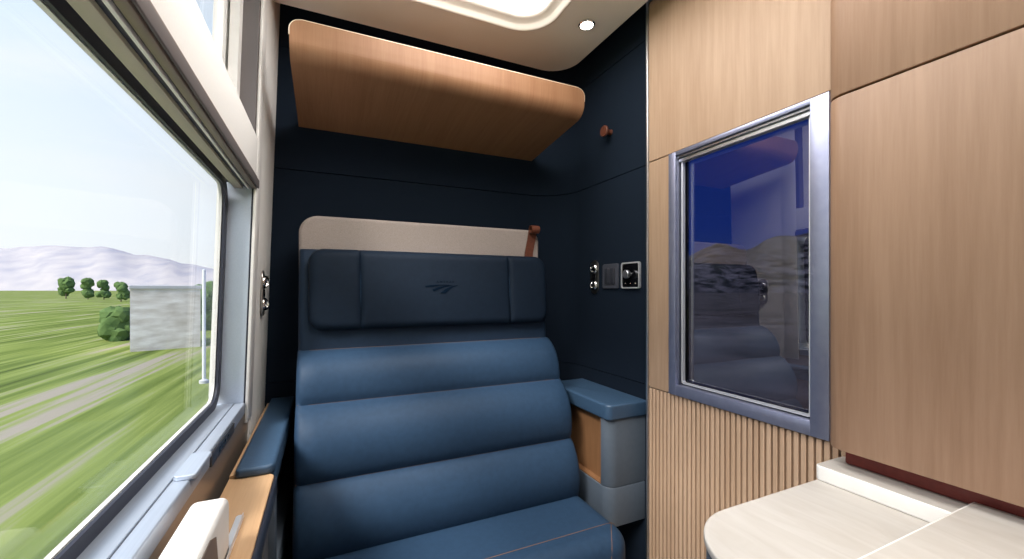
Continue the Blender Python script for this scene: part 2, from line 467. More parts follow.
# ---- window wall on the left (leans in)
wall_left = empty('wall_left', (XL, 0.4180, 0), kind='structure')
bm = bmesh.new()
add_box(bm, -0.2717, XL, 1.4337, YB + 0.0209, -0.0209, Z(1.1495), 0.0)                       # pillar beside the seat
add_box(bm, -0.2612, XL, YR, 1.4003, Z(0.3010), Z(0.4368), 0.007, 3)                      # beam between the windows
add_box(bm, -0.2612, XL, YR, 1.4003, Z(0.9718), Z(1.1495), 0.004, 2)
lean(new_obj('cream_panel', bm, 'cream', wall_left, True))
bm = bmesh.new()
add_box(bm, -0.2978, -0.1985, YR, 1.4337, -0.0209, Z(-0.3260))
lean(new_obj('lower_panel', bm, 'warm_metal', wall_left))
bm = bmesh.new()
add_box(bm, -0.2820, -0.2665, 1.3562, YB + 0.0209, -0.0209, Z(1.1704))
add_box(bm, -0.2820, -0.2665, YR, 1.3585, Z(0.3187), Z(0.4232)); add_box(bm, -0.2820, -0.2665, YR, 1.3585, Z(1.0136), Z(1.1704))
lean(new_obj('outer_shell', bm, 'white', wall_left))

win1 = empty('window_1', (XL, 0.3135, Z(-0.3177)), kind='structure')
GY0, GY1, GZ0, GZ1 = -0.9927, 1.3251, -0.2957, 0.2801
gcy, gcz = (GY0 + GY1) / 2, (GZ0 + GZ1) / 2
o_ = rrect(gcy, Z(gcz), GY1 - GY0 + 0.0648, GZ1 - GZ0 + 0.0439, 0.0627)
i_ = rrect(gcy, Z(gcz), GY1 - GY0, GZ1 - GZ0, 0.0470)
bm = bmesh.new(); ring(bm, o_, i_, -0.2607, -0.2560, 'x'); lean(new_obj('gasket', bm, 'gasket', win1, True))
bm = bmesh.new(); ring(bm, o_, i_, -0.2700, -0.2635, 'x')
lean(new_obj('outer_frame', bm, 'white', win1, True))
bm = bmesh.new(); add_box(bm, -0.2633, -0.2607, GY0 - 0.0209, GY1 + 0.0209, Z(GZ0 - 0.0157), Z(GZ1 + 0.0157))
lean(new_obj('glass_pane', bm, 'glass', win1))
bm = bmesh.new(); add_box(bm, -0.2633, -0.2012, 1.3580, 1.3846, Z(-0.3448), Z(0.2978))
lean(new_obj('side_jamb', bm, 'sill', win1))
bm = bmesh.new(); add_box(bm, -0.2008, -0.1970, 1.3606, 1.3899, Z(-0.3448), Z(0.2978))
lean(new_obj('jamb_seal', bm, 'gasket', win1))
bm = bmesh.new(); add_box(bm, -0.1970, -0.1897, 1.3585, 1.4332, Z(-0.3762), Z(0.9718), 0.0015, 2)
lean(new_obj('edge_flange', bm, 'white', win1, True))
# head of the window, from the glass inwards
for nm, mt_, x0, x1, z0, z1, bv in (('head_panel', 'olive', -0.2440, -0.2225, 0.2848, 0.3135, 0.001), ('head_groove', 'gasket', -0.2225, -0.2035, 0.2916, 0.3135, 0),
                                   ('head_rib', 'cream', -0.2120, -0.2065, 0.2858, 0.3135, 0.001),
                                   ('blind_case', 'bronze', -0.2030, -0.1885, 0.2870, 0.3239, 0.002)):
    bm = bmesh.new(); add_box(bm, x0, x1, GY0, 1.3580, Z(z0), Z(z1), bv, 2)
    lean(new_obj(nm, bm, mt_, win1, True))
bm = bmesh.new(); add_box(bm, -0.1882, -0.1835, GY0, 1.3606, Z(0.2900), Z(0.3135), 0.002, 3)
lean(new_obj('beam_lip_shade', bm, 'taupe', win1, True))  # dark strip colours in the shading under the beam's rounded edge
# sill: broad slope, fine groove, inner band
bm = bmesh.new()
add_box(bm, -0.2633, -0.2242, GY0, 1.3580, Z(-0.3501), Z(-0.3177), 0.0012, 2)
add_box(bm, -0.2226, -0.1970, GY0, 1.3580, Z(-0.3501), Z(-0.3182), 0.003, 3)
lean(new_obj('window_sill', bm, 'sill', win1, True))
bm = bmesh.new(); add_box(bm, -0.2247, -0.2221, GY0, 1.3580, Z(-0.3501), Z(-0.3213))
lean(new_obj('sill_groove', bm, 'gasket', win1))
bm = bmesh.new()
pts = rrect(0.9000, 0, 0.1120, 0.0330, 0.0090)
prism(bm, [(-0.2050 + q[1], q[0]) for q in pts], Z(-0.3182), Z(-0.3098), 'z', 0.002, 3)
lean(new_obj('sill_latch', bm, 'sill', win1, True))
bm = bmesh.new()
add_box(bm, -0.1991, -0.1928, 0.9771, 1.1913, Z(-0.3501), Z(-0.3245), 0.002, 2)
sp = lean(new_obj('socket_strip', bm, 'charcoal', win1, True))
bm = bmesh.new()
for k in range(4):
    add_box(bm, -0.1931, -0.1921, 1.0293 + k * 0.0272, 1.0440 + k * 0.0272, Z(-0.3417), Z(-0.3313), 0.0005, 1)
lean(new_obj('socket_slot', bm, 'black_gloss', sp))

win2 = empty('window_2', (XL, 0.3135, Z(0.4389)), kind='structure')
UY0, UY1, UZ0, UZ1 = -0.9927, 1.2801, 0.4703, 0.9405
ucy, ucz = (UY0 + UY1) / 2, (UZ0 + UZ1) / 2
bm = bmesh.new(); ring(bm, rrect(ucy, Z(ucz), UY1 - UY0 + 0.1254, UZ1 - UZ0 + 0.1254, 0.0313), rrect(ucy, Z(ucz), UY1 - UY0 - 0.0209, UZ1 - UZ0, 0.0313), -0.2874, -0.2649, 'x')
lean(new_obj('outer_frame', bm, 'white', win2, True))
bm = bmesh.new(); ring(bm, rrect(ucy + 0.0209, Z(ucz), UY1 - UY0 + 0.1045, UZ1 - UZ0 + 0.0627, 0.0104), rrect(ucy + .005, Z(ucz), UY1 - UY0 + 0.0366, UZ1 - UZ0 + 0.0209, 0.0209), -0.2581, -0.2362, 'x')
lean(new_obj('inner_frame', bm, 'white', win2, True))
bm = bmesh.new(); add_box(bm, -0.2633, -0.2612, UY0 - 0.0313, UY1 + 0.0313, Z(UZ0 - 0.0313), Z(UZ1 + 0.0313))
lean(new_obj('glass_pane', bm, 'glass', win2))
bm = bmesh.new(); add_box(bm, -0.2571, -0.1977, 1.3428, 1.3899, Z(0.4284), Z(0.9823))
lean(new_obj('side_jamb', bm, 'taupe', win2))

# ---- walls that close the room behind the eye
tag(box('wall_front', 'cream', -0.30, 1.10, YR - 0.05, YR, 0, Z(1.16)), kind='structure')

# ---- ceiling with the glowing recess
CZ = 0.97
ceiling = empty('ceiling', (0.4, 0.3, Z(CZ)), kind='structure')
outer = rrect((-0.19 + 0.982) / 2, (YR + 1.58) / 2, 0.982 + 0.19, 1.58 - YR, 0.11, 10, radii=(0.002, 0.12, 0.02, 0.002))
BX0, BX1, BY0, BY1 = 0.10, 0.747, 0.10, 1.378
hole = rrect((BX0 + BX1) / 2, (BY0 + BY1) / 2, BX1 - BX0, BY1 - BY0, 0.13, 12)
def holed_plate(bm, outer, inner, z0, z1):
    vs = []
    for z in (z0, z1):
        a = [bm.verts.new((p[0], p[1], z)) for p in outer]; b = [bm.verts.new((p[0], p[1], z)) for p in inner]
        es = [bm.edges.new((l_[i], l_[(i + 1) % len(l_)])) for l_ in (a, b) for i in range(len(l_))]
        bmesh.ops.triangle_fill(bm, use_beauty=True, use_dissolve=False, edges=es)
        vs.append((a, b))
    for k in (0, 1):
        n = len(vs[0][k])
        for i in range(n):
            j = (i + 1) % n
            bm.faces.new((vs[0][k][i], vs[0][k][j], vs[1][k][j], vs[1][k][i]))
bm = bmesh.new(); holed_plate(bm, outer, hole, Z(CZ), Z(CZ + 0.022)); new_obj('ceiling_panel', bm, 'ceiling', ceiling)
box('roof_slab', 'dark', -0.32, 1.12, YR - 0.05, YB + 0.06, Z(1.16), Z(1.20), parent=ceiling)

lamp = empty('ceiling_light', ((BX0 + BX1) / 2, (BY0 + BY1) / 2, Z(CZ)), 'large rounded recessed light glowing white in the cream ceiling', 'ceiling light')
bm = bmesh.new()
loops = []
for d, up in ((-0.004, 0.0), (-0.004, -0.003), (0.0, -0.004), (0.006, 0.001), (0.012, 0.010), (0.018, 0.016), (0.034, 0.020), (0.044, 0.024), (0.046, 0.034), (0.046, 0.075)):
    loops.append([(p[0], p[1], Z(CZ + up)) for p in inset_scale(hole, d + 0.0005)])
loft(bm, loops, True, False, False)
new_obj('reflector_rim', bm, 'rim_cream', lamp, True, 80)
bm = bmesh.new(); q = inset_scale(hole, 0.047); prism(bm, q, Z(CZ + 0.036), Z(CZ + 0.042), 'z'); new_obj('diffuser', bm, 'lamp', lamp)

dl = empty('downlight', (0.865, 1.239, Z(CZ)), 'small round downlight in the cream ceiling corner', 'downlight')
lathe_obj('bezel', 'chrome', [(0.030, 0.0), (0.030, 0.004), (0.027, 0.007), (0.0235, 0.006), (0.0235, 0.0)], (0.865, 1.239, Z(CZ)), (0, 0, -1), dl)
lathe_obj('lens', 'spot', [(0.023, 0.0), (0.023, 0.004), (0.012, 0.0055), (0.0, 0.006)], (0.865, 1.239, Z(CZ)), (0, 0, -1), dl)

# ================================================================== SEAT
SX0, SX1 = -0.083, 0.842
seat = empty('lounge_seat', (0.38, 1.35, 0), 'wide navy leather reclining seat with ribbed backrest and beige headrest top', 'seat')
KEY = [(1.600, 0.20), (1.552, 0.140), (1.485, -0.197), (1.376, -0.348), (1.296, -0.554), (1.256, -0.769), (1.24, -0.86)]
SEAM_I = [2, 3, 4, 5]
def sample_profile():
    rows = []
    rows.append((1.575, 0.142, 0, 0)); rows.append((1.558, 0.140, 0, 0))
    a, b = (1.548, 0.132), KEY[2]
    for k in range(8):
        t = k / 8
        rows.append((a[0] + (b[0] - a[0]) * t - 0.012 * math.sin(PI * t), a[1] + (b[1] - a[1]) * t, 0, 0))
    for s, (dep, skew) in zip(range(2, 5), ((0.046, 0.95), (0.052, 1.0), (0.050, 1.0))):
        a, b = KEY[s], KEY[s + 1]
        n = 16
        dx, dz = b[0] - a[0], b[1] - a[1]
        L = math.hypot(dx, dz); ny, nz = dz / L, -dx / L          # outward (towards the eye, up)
        if ny > 0: ny, nz = -ny, -nz
        for k in range(n):
            t = k / n
            tt = t ** skew
            h = dep * (math.sin(PI * tt)) ** 0.72
            rows.append((a[0] + dx * t, a[1] + dz * t, ny * h, nz * h))
    rows.append((KEY[5][0], KEY[5][1], 0, 0)); rows.append((KEY[5][0] + 0.01, KEY[5][1] - 0.08, 0, 0))
    return rows
rows = sample_profile()
bm = bmesh.new()
loops = []
for (y, z, ny, nz) in rows:
    lp = []
    nx = 44
    lp.append((SX0 + 0.004, y + 0.13, Z(z)))
    lp.append((SX0, y + 0.06, Z(z)))
    r = 0.020
    for i in range(nx + 1):
        # denser near the edges
        u = 0.5 - 0.5 * math.cos(PI * i / nx); u = 0.35 * (i / nx) + 0.65 * u
        x = SX0 + u * (SX1 - SX0)
        d = min(x - SX0, SX1 - x)
        ed = 0.0 if d >= r else r - math.sqrt(max(0, r * r - (r - d) ** 2))
        f = min(1.0, d / 0.06); f = f * f * (3 - 2 * f)
        f = 0.80 + 0.20 * f
        lp.append((x, y + ed * 0.8 + ny * f, Z(z + nz * f)))
    lp.append((SX1, y + 0.06, Z(z)))
    lp.append((SX1 - 0.004, y + 0.13, Z(z)))
    loops.append(lp)
loft(bm, loops, False, False, False)
# close the back
vsb = bm.verts
backrest = new_obj('backrest', bm, 'leather', seat, True, 70)
backrest.data.materials.append(M['leather_shaded'])            # band behind the pillow darkened in colour for light falling off upwards
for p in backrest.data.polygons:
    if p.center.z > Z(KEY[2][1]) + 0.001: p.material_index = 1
bm = bmesh.new()
loft(bm, [[(SX0 + .004, r_[0] + .13, Z(r_[1])), (SX1 - .004, r_[0] + .13, Z(r_[1]))] for r_ in rows], False, False, False)
top = rows[0]
bm.faces.new([bm.verts.new(p) for p in ((SX0 + .004, top[0] + .13, Z(top[1])), (SX1 - .004, top[0] + .13, Z(top[1])), (SX1 - .004, top[0], Z(top[1])), (SX0 + .004, top[0], Z(top[1])))])
new_obj('back_shell', bm, 'navy_trim', seat)
# stitched seams across the backrest
bm = bmesh.new()
for (y, z) in (KEY[2], KEY[3], KEY[4]):
    pts = []
    for i in range(31):
        x = SX0 + 0.004 + (SX1 - SX0 - 0.008) * i / 30
        d = min(x - SX0, SX1 - x); r = 0.02
        ed = 0.0 if d >= r else r - math.sqrt(max(0, r * r - (r - d) ** 2))
        pts.append((x, y + ed * 0.8 + 0.001, Z(z)))
    tube(bm, pts, 0.0015, 6)
for xs in (SX0 + 0.001, SX1 - 0.001):
    pts = [(xs, r_[0] + 0.022 + r_[2] * 0.3, Z(r_[1] + r_[3] * 0.3)) for r_ in rows[2:-1]]
    tube(bm, pts, 0.0013, 6)
tag(new_obj('stitching', bm, 'stitch', seat, True), 'orange stitched seams')

# beige top of the headrest
pts = rrect((SX0 + SX1) / 2 , Z(0.10), SX1 - SX0 + 0.004, 0.318, 0.055, 10, radii=(0.02, 0.05, 0.062, 0.02))
bm = bmesh.new(); prism(bm, pts, 1.566, 1.630, 'y', 0.012, 4)
tag(new_obj('headrest_top', bm, 'beige', seat, True, 50), 'beige woven headrest top')

# pillow pad on the headrest: a centre and two wings
pil = None
PZ0, PZ1 = -0.135, 0.139
PX0, PX1, PRAD = -0.053, 0.836, 0.048
def pad_piece(name, x0, x1, parent, mat='leather_dark'):
    """one stretch of the rounded pillow, puffed, with soft free edges and a crease where it meets its neighbour"""
    nx, nz = max(14, int((x1 - x0) / 0.012)), 26
    cx, cz = (PX0 + PX1) / 2, (PZ0 + PZ1) / 2
    hw, hh = (PX1 - PX0) / 2, (PZ1 - PZ0) / 2
    R = 0.026
    bm = bmesh.new()
    loops = []
    for j in range(nz + 1):
        w = 0.5 - 0.5 * math.cos(PI * j / nz); z = PZ0 + (PZ1 - PZ0) * w
        # reach of the outline at this height
        dz_ = abs(z - cz) - (hh - PRAD)
        cut = 0 if dz_ <= 0 else PRAD - math.sqrt(max(0, PRAD ** 2 - dz_ ** 2))
        xa, xb = max(x0, PX0 + cut), min(x1, PX1 - cut)
        lp = []
        for i in range(nx + 1):
            u = 0.5 - 0.5 * math.cos(PI * i / nx); u = 0.3 * i / nx + 0.7 * u
            x = xa + (xb - xa) * u
            qx, qz = abs(x - cx) - (hw - PRAD), abs(z - cz) - (hh - PRAD)
            sd = PRAD - math.hypot(max(qx, 0), max(qz, 0)) - min(max(qx, qz), 0)
            sd = max(0.0, min(sd, R))
            ed = R - math.sqrt(max(0, R * R - (R - sd) ** 2))
            ds = min([abs(x - e_) for e_ in (0.108, 0.664)])
            cr_ = 0.007 * math.exp(-(ds / 0.006) ** 2)
            puff = 0.006 * math.cos(PI * (z - cz) / (2 * hh)) * (1 - math.exp(-ds / 0.03))
            lp.append((x, 1.486 + (z - 0.139) * 0.104 + ed + cr_ - puff, Z(z)))
        lp = [(lp[0][0], lp[0][1] + 0.07, lp[0][2])] + lp + [(lp[-1][0], lp[-1][1] + 0.07, lp[-1][2])]
        loops.append(lp)
    first = [(p[0], p[1] + 0.07 * (1 if 0 < k < len(loops[0]) - 1 else 0), p[2]) for k, p in enumerate(loops[0])]
    last = [(p[0], p[1] + 0.07 * (1 if 0 < k < len(loops[-1]) - 1 else 0), p[2]) for k, p in enumerate(loops[-1])]
    loft(bm, [first] + loops + [last], False, False, False)
    bmesh.ops.remove_doubles(bm, verts=bm.verts, dist=1e-5)
    return new_obj(name, bm, mat, parent, True, 70)
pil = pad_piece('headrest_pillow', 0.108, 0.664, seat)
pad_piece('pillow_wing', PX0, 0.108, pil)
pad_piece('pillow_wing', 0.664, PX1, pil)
def pil_y(z):   # front of the pillow at a height
    return 1.486 + (z - 0.139) * 0.104 - 0.006 * math.cos(PI * (z - (PZ0 + PZ1) / 2) / (PZ1 - PZ0))
bm = bmesh.new()
# three sweeping stripes pressed into the leather
def em(px, pz):
    return 0.384 + (px - 390) * 3.75e-4, 0.006 + (345 - pz) * 3.75e-4
def stripe(up, lo):
    vs = []
    for side in (0.0, 0.0016):
        vs.append([])
        for p in up + lo[::-1]:
            x, z = em(*p); vs[-1].append((x, pil_y(z) + 0.0004 - side, Z(z)))
    loft(bm, [vs[0], vs[1]])
stripe([(232, 322), (300, 312), (380, 309), (470, 309)], [(240, 334), (310, 329), (380, 316), (470, 312)])
stripe([(300, 358), (360, 332), (420, 320), (500, 311)], [(318, 374), (372, 352), (430, 330), (505, 314)])
stripe([(380, 392), (430, 352), (490, 325), (555, 312)], [(432, 396), (468, 362), (512, 332), (560, 317)])
tag(new_obj('embossed_emblem', bm, 'emboss', pil), 'pressed emblem of three sweeping stripes')
fc = bpy.data.curves.new('lettering', 'FONT'); fc.body = 'AMTRAK'; fc.size = 0.0115; fc.extrude = 0.0005
fc.align_x = 'CENTER'; fc.space_character = 1.75
fo = bpy.data.objects.new('lettering_tmp', fc); C.objects.link(fo)
bpy.context.view_layer.update()
dg = bpy.context.evaluated_depsgraph_get()
fm = bpy.data.meshes.new_from_object(fo.evaluated_get(dg))
bpy.data.objects.remove(fo); bpy.data.curves.remove(fc)
zt = em(430, 291)[1]
fm.transform(Matrix.Translation((em(435, 0)[0], pil_y(zt) - 0.0002, Z(zt))) @ Matrix.Rotation(PI / 2 , 4, 'X'))
bm = bmesh.new(); bm.from_mesh(fm); bpy.data.meshes.remove(fm)
new_obj('embossed_lettering', bm, 'emboss', pil)
# seam threads beside the wings
bm = bmesh.new()
for xs in (0.108, 0.664):
    bm = bmesh.new()
    tube(bm, [(xs, pil_y(z) + 0.0125, Z(z)) for z in (-0.12, -0.06, 0.0, 0.06, 0.12)], 0.0012, 6)
    new_obj('pillow_seam', bm, 'leather', pil, True)

# leather loop on the right end of the headrest
bm = bmesh.new()
path = []
def P_(y, z): path.append((y, z))
P_(1.558, 0.10); P_(1.558, 0.16); P_(1.555, 0.21); P_(1.551, 0.252)
cy0, cz0, r0 = 1.5345, 0.256, 0.0165
for k in range(0, 15):
    a = math.radians(-5 + k * 26); P_(cy0 + r0 * math.cos(a) * (1 - k * 0.012), cz0 + r0 * math.sin(a) * (1 - k * 0.012))
th = 0.0035
loops = []
for i, (y, z) in enumerate(path):
    a = Vector(path[max(0, i - 1)]); b = Vector(path[min(len(path) - 1, i + 1)])
    d = (b - a).normalized(); nn = Vector((-d.y, d.x))
    sh = min(1.0, max(0.0, (z - 0.14) / 0.1)) * 0.018
    x0, x1 = 0.768 + sh, 0.806 + sh
    p0 = Vector((y, z)) + nn * th / 2; p1 = Vector((y, z)) - nn * th / 2
    loops.append([(x0, p0.x, Z(p0.y)), (x1, p0.x, Z(p0.y)), (x1, p1.x, Z(p1.y)), (x0, p1.x, Z(p1.y))])
loft(bm, loops)
tag(new_obj('pull_loop', bm, 'tan', seat, True, 50), 'tan leather pull loop')

# cushion
bm = bmesh.new()
t = bmesh.new(); bmesh.ops.create_cube(t, size=1)
cx0, cx1, cy0_, cy1_, cz0_, cz1_ = -0.090, 0.858, 0.972, 1.31, -0.95, -0.742
for v in t.verts:
    v.co = Vector((cx0 + (v.co.x + .5) * (cx1 - cx0), cy0_ + (v.co.y + .5) * (cy1_ - cy0_), Z(cz0_ + (v.co.z + .5) * (cz1_ - cz0_))))
bmesh.ops.bevel(t, geom=[e_ for e_ in t.edges if abs((e_.verts[0].co - e_.verts[1].co).z) > 0.05 and max(v.co.y for v in e_.verts) < 1.1], offset=0.075, segments=8, profile=0.5, affect='EDGES')
bmesh.ops.bevel(t, geom=[e_ for e_ in t.edges if min(v.co.z for v in e_.verts) > Z(cz1_) - 1e-4], offset=0.052, segments=8, profile=0.5, affect='EDGES')
merge(bm, t)
from mathutils.bvhtree import BVHTree
skin = BVHTree.FromBMesh(bm)
cushion = new_obj('seat_cushion', bm, 'leather', seat, True, 60)
bm = bmesh.new()
ys = 1.052; zs = -0.7445
tube(bm, [(-0.06, ys, Z(zs + .0025)), (0.3, ys, Z(zs + .0028)), (0.80, ys, Z(zs + .0028)), (0.832, ys + .004, Z(zs - 0.0012)), (0.846, ys + .006, Z(zs - 0.010))], 0.0013, 6)
line = [(0.836, 1.058, -0.744), (0.815, 1.036, -0.744), (0.797, 1.014, -0.748), (0.783, 0.997, -0.757), (0.773, 0.984, -0.772), (0.766, 0.974, -0.795), (0.763, 0.970, -0.83), (0.763, 0.970, -0.90)]
on = []
for p in line:
    q, nrm, _, _ = skin.find_nearest(Vector((p[0], p[1], Z(p[2]))))
    on.append(q + Vector((0.0, -0.0004, 0.0006)))
tube(bm, on, 0.0014, 6)
new_obj('stitching', bm, 'stitch', cushion, True)
box('seat_base', 'navy_trim', -0.05, 0.82, 1.03, 1.50, 0.0, Z(-0.94), 0.02, 3, seat)

# ================================================================== ARMREST CONSOLES
def console(name, label, xi, xo, yf, yb, body_mat):
    """xi = side towards the seat, xo = side against the wall, yf = front"""
    s = 1 if xo > xi else -1
    lo, hi = min(xi, xo), max(xi, xo)
    w = hi - lo
    c = empty(name, ((xi + xo) / 2, 1.45, 0), label, 'armrest')
    # upholstered top
    rr = (0.022, 0.004, 0.004, 0.004) if s < 0 else (0.004, 0.004, 0.004, 0.022)
    bm = bmesh.new(); prism(bm, rrect((lo + hi) / 2, (yf - 0.008 + yb) / 2, w, yb - yf + 0.008, 0.01, 8, rr), Z(-0.455), Z(-0.400), 'z', 0.008, 5)
    for v in bm.verts:
        if (hi - v.co.x if s > 0 else v.co.x - lo) < 0.012: v.co.x = hi if s > 0 else lo      # square against the wall
    new_obj('arm_pad', bm, 'pad', c, True, 60)
    # lower body and front post share the same rounded corner
    bx = 0.006
    l2, h2 = (lo + bx, hi) if s > 0 else (lo, hi - bx)
    rr = (0.04, 0.002, 0.002, 0.002) if s < 0 else (0.002, 0.002, 0.002, 0.04)
    bm = bmesh.new(); prism(bm, rrect((l2 + h2) / 2, (yf + yb) / 2, h2 - l2, yb - yf, 0.01, 10, rr), Z(-0.832), Z(-0.694), 'z', 0.003, 2)
    tag(new_obj('lower_body', bm, body_mat, c, True, 50))
    # post: the front of the rounded body, hollow behind
    full = rrect((l2 + h2) / 2, (yf + yf + 0.34) / 2, h2 - l2, 0.34, 0.01, 10, rr)
    cut = yf + 0.042
    keep = [p for p in full if p[1] <= cut + 1e-6]
    if s > 0:
        post = sorted([p for p in keep], key=lambda p: 0)
    bm = bmesh.new()
    arc = []
    r = 0.04
    if s > 0:
        for i in range(11):
            a = PI + PI / 2 * i / 10
            arc.append((l2 + r + r * math.cos(a), yf + r + r * math.sin(a)))
        poly = arc + [(h2, yf), (h2, cut), (l2, cut)]
    else:
        for i in range(11):
            a = -PI / 2 + PI / 2 * i / 10
            arc.append((h2 - r + r * math.cos(a), yf + r + r * math.sin(a)))
        poly = [(l2, yf)] + arc + [(h2, cut), (l2, cut)]
    prism(bm, poly, Z(-0.6925), Z(-0.4552), 'z', 0.0015, 2)
    new_obj('front_post', bm, body_mat, c, True, 50)
    # oak lining of the open side
    bm = bmesh.new()
    if s > 0: add_box(bm, l2 + 0.028, hi, cut, yb, Z(-0.694), Z(-0.455))
    else: add_box(bm, lo, lo + 0.035, cut, yb, Z(-0.694), Z(-0.455))
    add_box(bm, l2 + 0.003, h2 - 0.003, cut, yb, Z(-0.6945), Z(-0.690))
    add_box(bm, l2 + 0.003, h2 - 0.003, cut + 0.001, cut + 0.006, Z(-0.692), Z(-0.456))
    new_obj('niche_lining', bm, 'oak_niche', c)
    return c
console('armrest_console', 'slate armrest with navy pad and oak-lined niche right of the seat', 0.885, XW - 0.0015, 1.148, 1.553, 'slate')

# left side: the pad lies on a narrow oak ledge that runs forward under the window
box_ledge = empty('side_ledge', (-0.147, 0.8, 0), 'narrow oak ledge with navy edge running under the window', 'ledge')
LX0, LX1 = -0.196, -0.1075
LZ = -0.420
pts = [(LX0, -0.6), (LX1 - 0.0, -0.6), (LX1, 1.045)]
for i in range(9):
    a = PI / 2 * i / 8
    pts.append((LX1 - 0.022 + 0.022 * math.cos(a), 1.060 + 0.022 * math.sin(a)))
pts += [(LX0, 1.082)]
bm = bmesh.new(); prism(bm, pts, Z(LZ - 0.006), Z(LZ), 'z', 0.001, 2); new_obj('ledge_top', bm, 'oak_ledge', box_ledge, True)
bm = bmesh.new(); add_box(bm, LX0, -0.15, 1.0885, YB - .004, Z(LZ - .006), Z(LZ + 0.004)); wall_strip_bm = bm
pts2 = [(p[0] + (0.006 if p[0] > -0.15 else 0), p[1] + (0.006 if p[1] > 1.0 else 0)) for p in pts]
bm = bmesh.new(); prism(bm, pts2, Z(LZ - 0.044), Z(LZ - 0.0062), 'z', 0.004, 3); new_obj('edge_band', bm, 'navy_trim', box_ledge, True)
bm = bmesh.new(); add_box(bm, LX0, -0.122, -0.6, 0.99, 0, Z(LZ - 0.044)); add_box(bm, -0.16, -0.118, 0.995, 1.06, 0, Z(LZ - 0.044), 0.004, 2)
new_obj('support_panel', bm, 'grey_panel', box_ledge)
bm = bmesh.new(); add_box(bm, -0.1225, -0.1195, 0.90, 0.905, 0.2, Z(LZ - 0.06)); new_obj('accent_strip', bm, 'tan', box_ledge)

left_c = empty('armrest_console', (-0.147, 1.42, 0), 'navy padded armrest on the window side of the seat', 'armrest')
bm = bmesh.new(); prism(bm, rrect((-0.184 - 0.106) / 2, (1.072 + YB - .004) / 2, 0.078, YB - .004 - 1.072, 0.01, 8, (0.020, 0.004, 0.004, 0.012)), Z(-0.4195), Z(-0.398), 'z', 0.007, 4)
new_obj('arm_pad', bm, 'pad', left_c, True, 60)
bm = bmesh.new(); prism(bm, rrect((-0.15 - 0.108) / 2, (1.0905 + YB - .004) / 2, 0.042, YB - .004 - 1.0905, 0.004, 6, (0.018, 0.003, 0.003, 0.003)), Z(-0.462), Z(-0.4196), 'z', 0.003, 2)
new_obj('pad_skirt', bm, 'pad', left_c, True, 60)
box('lower_body', 'slate', -0.185, -0.112, 1.13, YB - .004, Z(-0.832), Z(-0.694), 0.004, 2, left_c)
box('front_post', 'slate', -0.185, -0.112, 1.13, 1.172, Z(-0.6925), Z(-0.4625), 0.004, 2, left_c)
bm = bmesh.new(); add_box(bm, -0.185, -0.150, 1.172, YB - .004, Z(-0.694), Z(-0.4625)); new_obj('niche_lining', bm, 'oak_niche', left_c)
new_obj('wall_strip', wall_strip_bm, 'oak_ledge', left_c)

# stowed white table leaf standing in its slot beside the window
st = empty('stowed_table', (-0.164, 0.5, Z(LZ)), 'white fold-out table stowed upright on the ledge below the window', 'table')
prof = rrect(0.475, Z(-0.3705), 0.62, 0.091, 0.03, 8, radii=(0.003, 0.022, 0.03, 0.003))
bm = bmesh.new(); prism(bm, prof, -0.1885, -0.1405, 'x', 0.009, 5)
leaf = new_obj('table_leaf', bm, 'white', st, True, 60)
bm = bmesh.new(); prism(bm, [(0.30, Z(-0.405)), (0.705, Z(-0.405)), (0.69, Z(-0.345)), (0.66, Z(-0.333)), (0.30, Z(-0.333))], -0.1412, -0.1392, 'x', 0.0005, 1)
ins = new_obj('recess_panel', bm, 'bronze', st)
lathe_obj('latch_knob', 'charcoal', [(0.008, 0), (0.008, 0.006), (0.006, 0.008), (0, 0.008)], (-0.1392, 0.63, Z(-0.365)), (1, 0, 0), ins, 18)
bm = bmesh.new()
prism(bm, rrect(-0.1445, 0.62, 0.013, 0.555, 0.005, 6), Z(LZ), Z(LZ + 0.003), 'z', 0.0008, 1)
add_box(bm, -0.1400, -0.1385, 0.56, 0.892, Z(LZ + 0.001), Z(LZ + 0.009), 0.0005, 1)
tag(new_obj('slot_rail', bm, 'bead_silver', st, True), 'polished metal slot rail')

# ================================================================== OVERHEAD SHELF
shelf = empty('overhead_shelf', (0.40, YB, Z(0.62)), 'curved oak overhead shelf hung high on the navy wall', 'shelf')
HX0, HX1 = -0.094, 0.897
# section in (Y, dz): underside runs from the wall, curls up into the front face
sec_out = [(1.738, 0.618), (1.60, 0.634), (1.45, 0.650)]
cY, cZ, cr = 1.352, 0.712, 0.052
for i in range(0, 11):
    a = math.radians(-96 - i * (80 / 10)); sec_out.append((cY + cr * math.cos(a), cZ + cr * math.sin(a)))
sec_out += [(1.2985, 0.73), (1.2970, 0.765)]
nS = len(sec_out)
th = 0.018
bm = bmesh.new()
# across X the plate has rounded front corners: compute the X reach for each section point by arc length
Ls = [0.0]
for a, b in zip(sec_out, sec_out[1:]): Ls.append(Ls[-1] + math.hypot(b[0] - a[0], b[1] - a[1]))
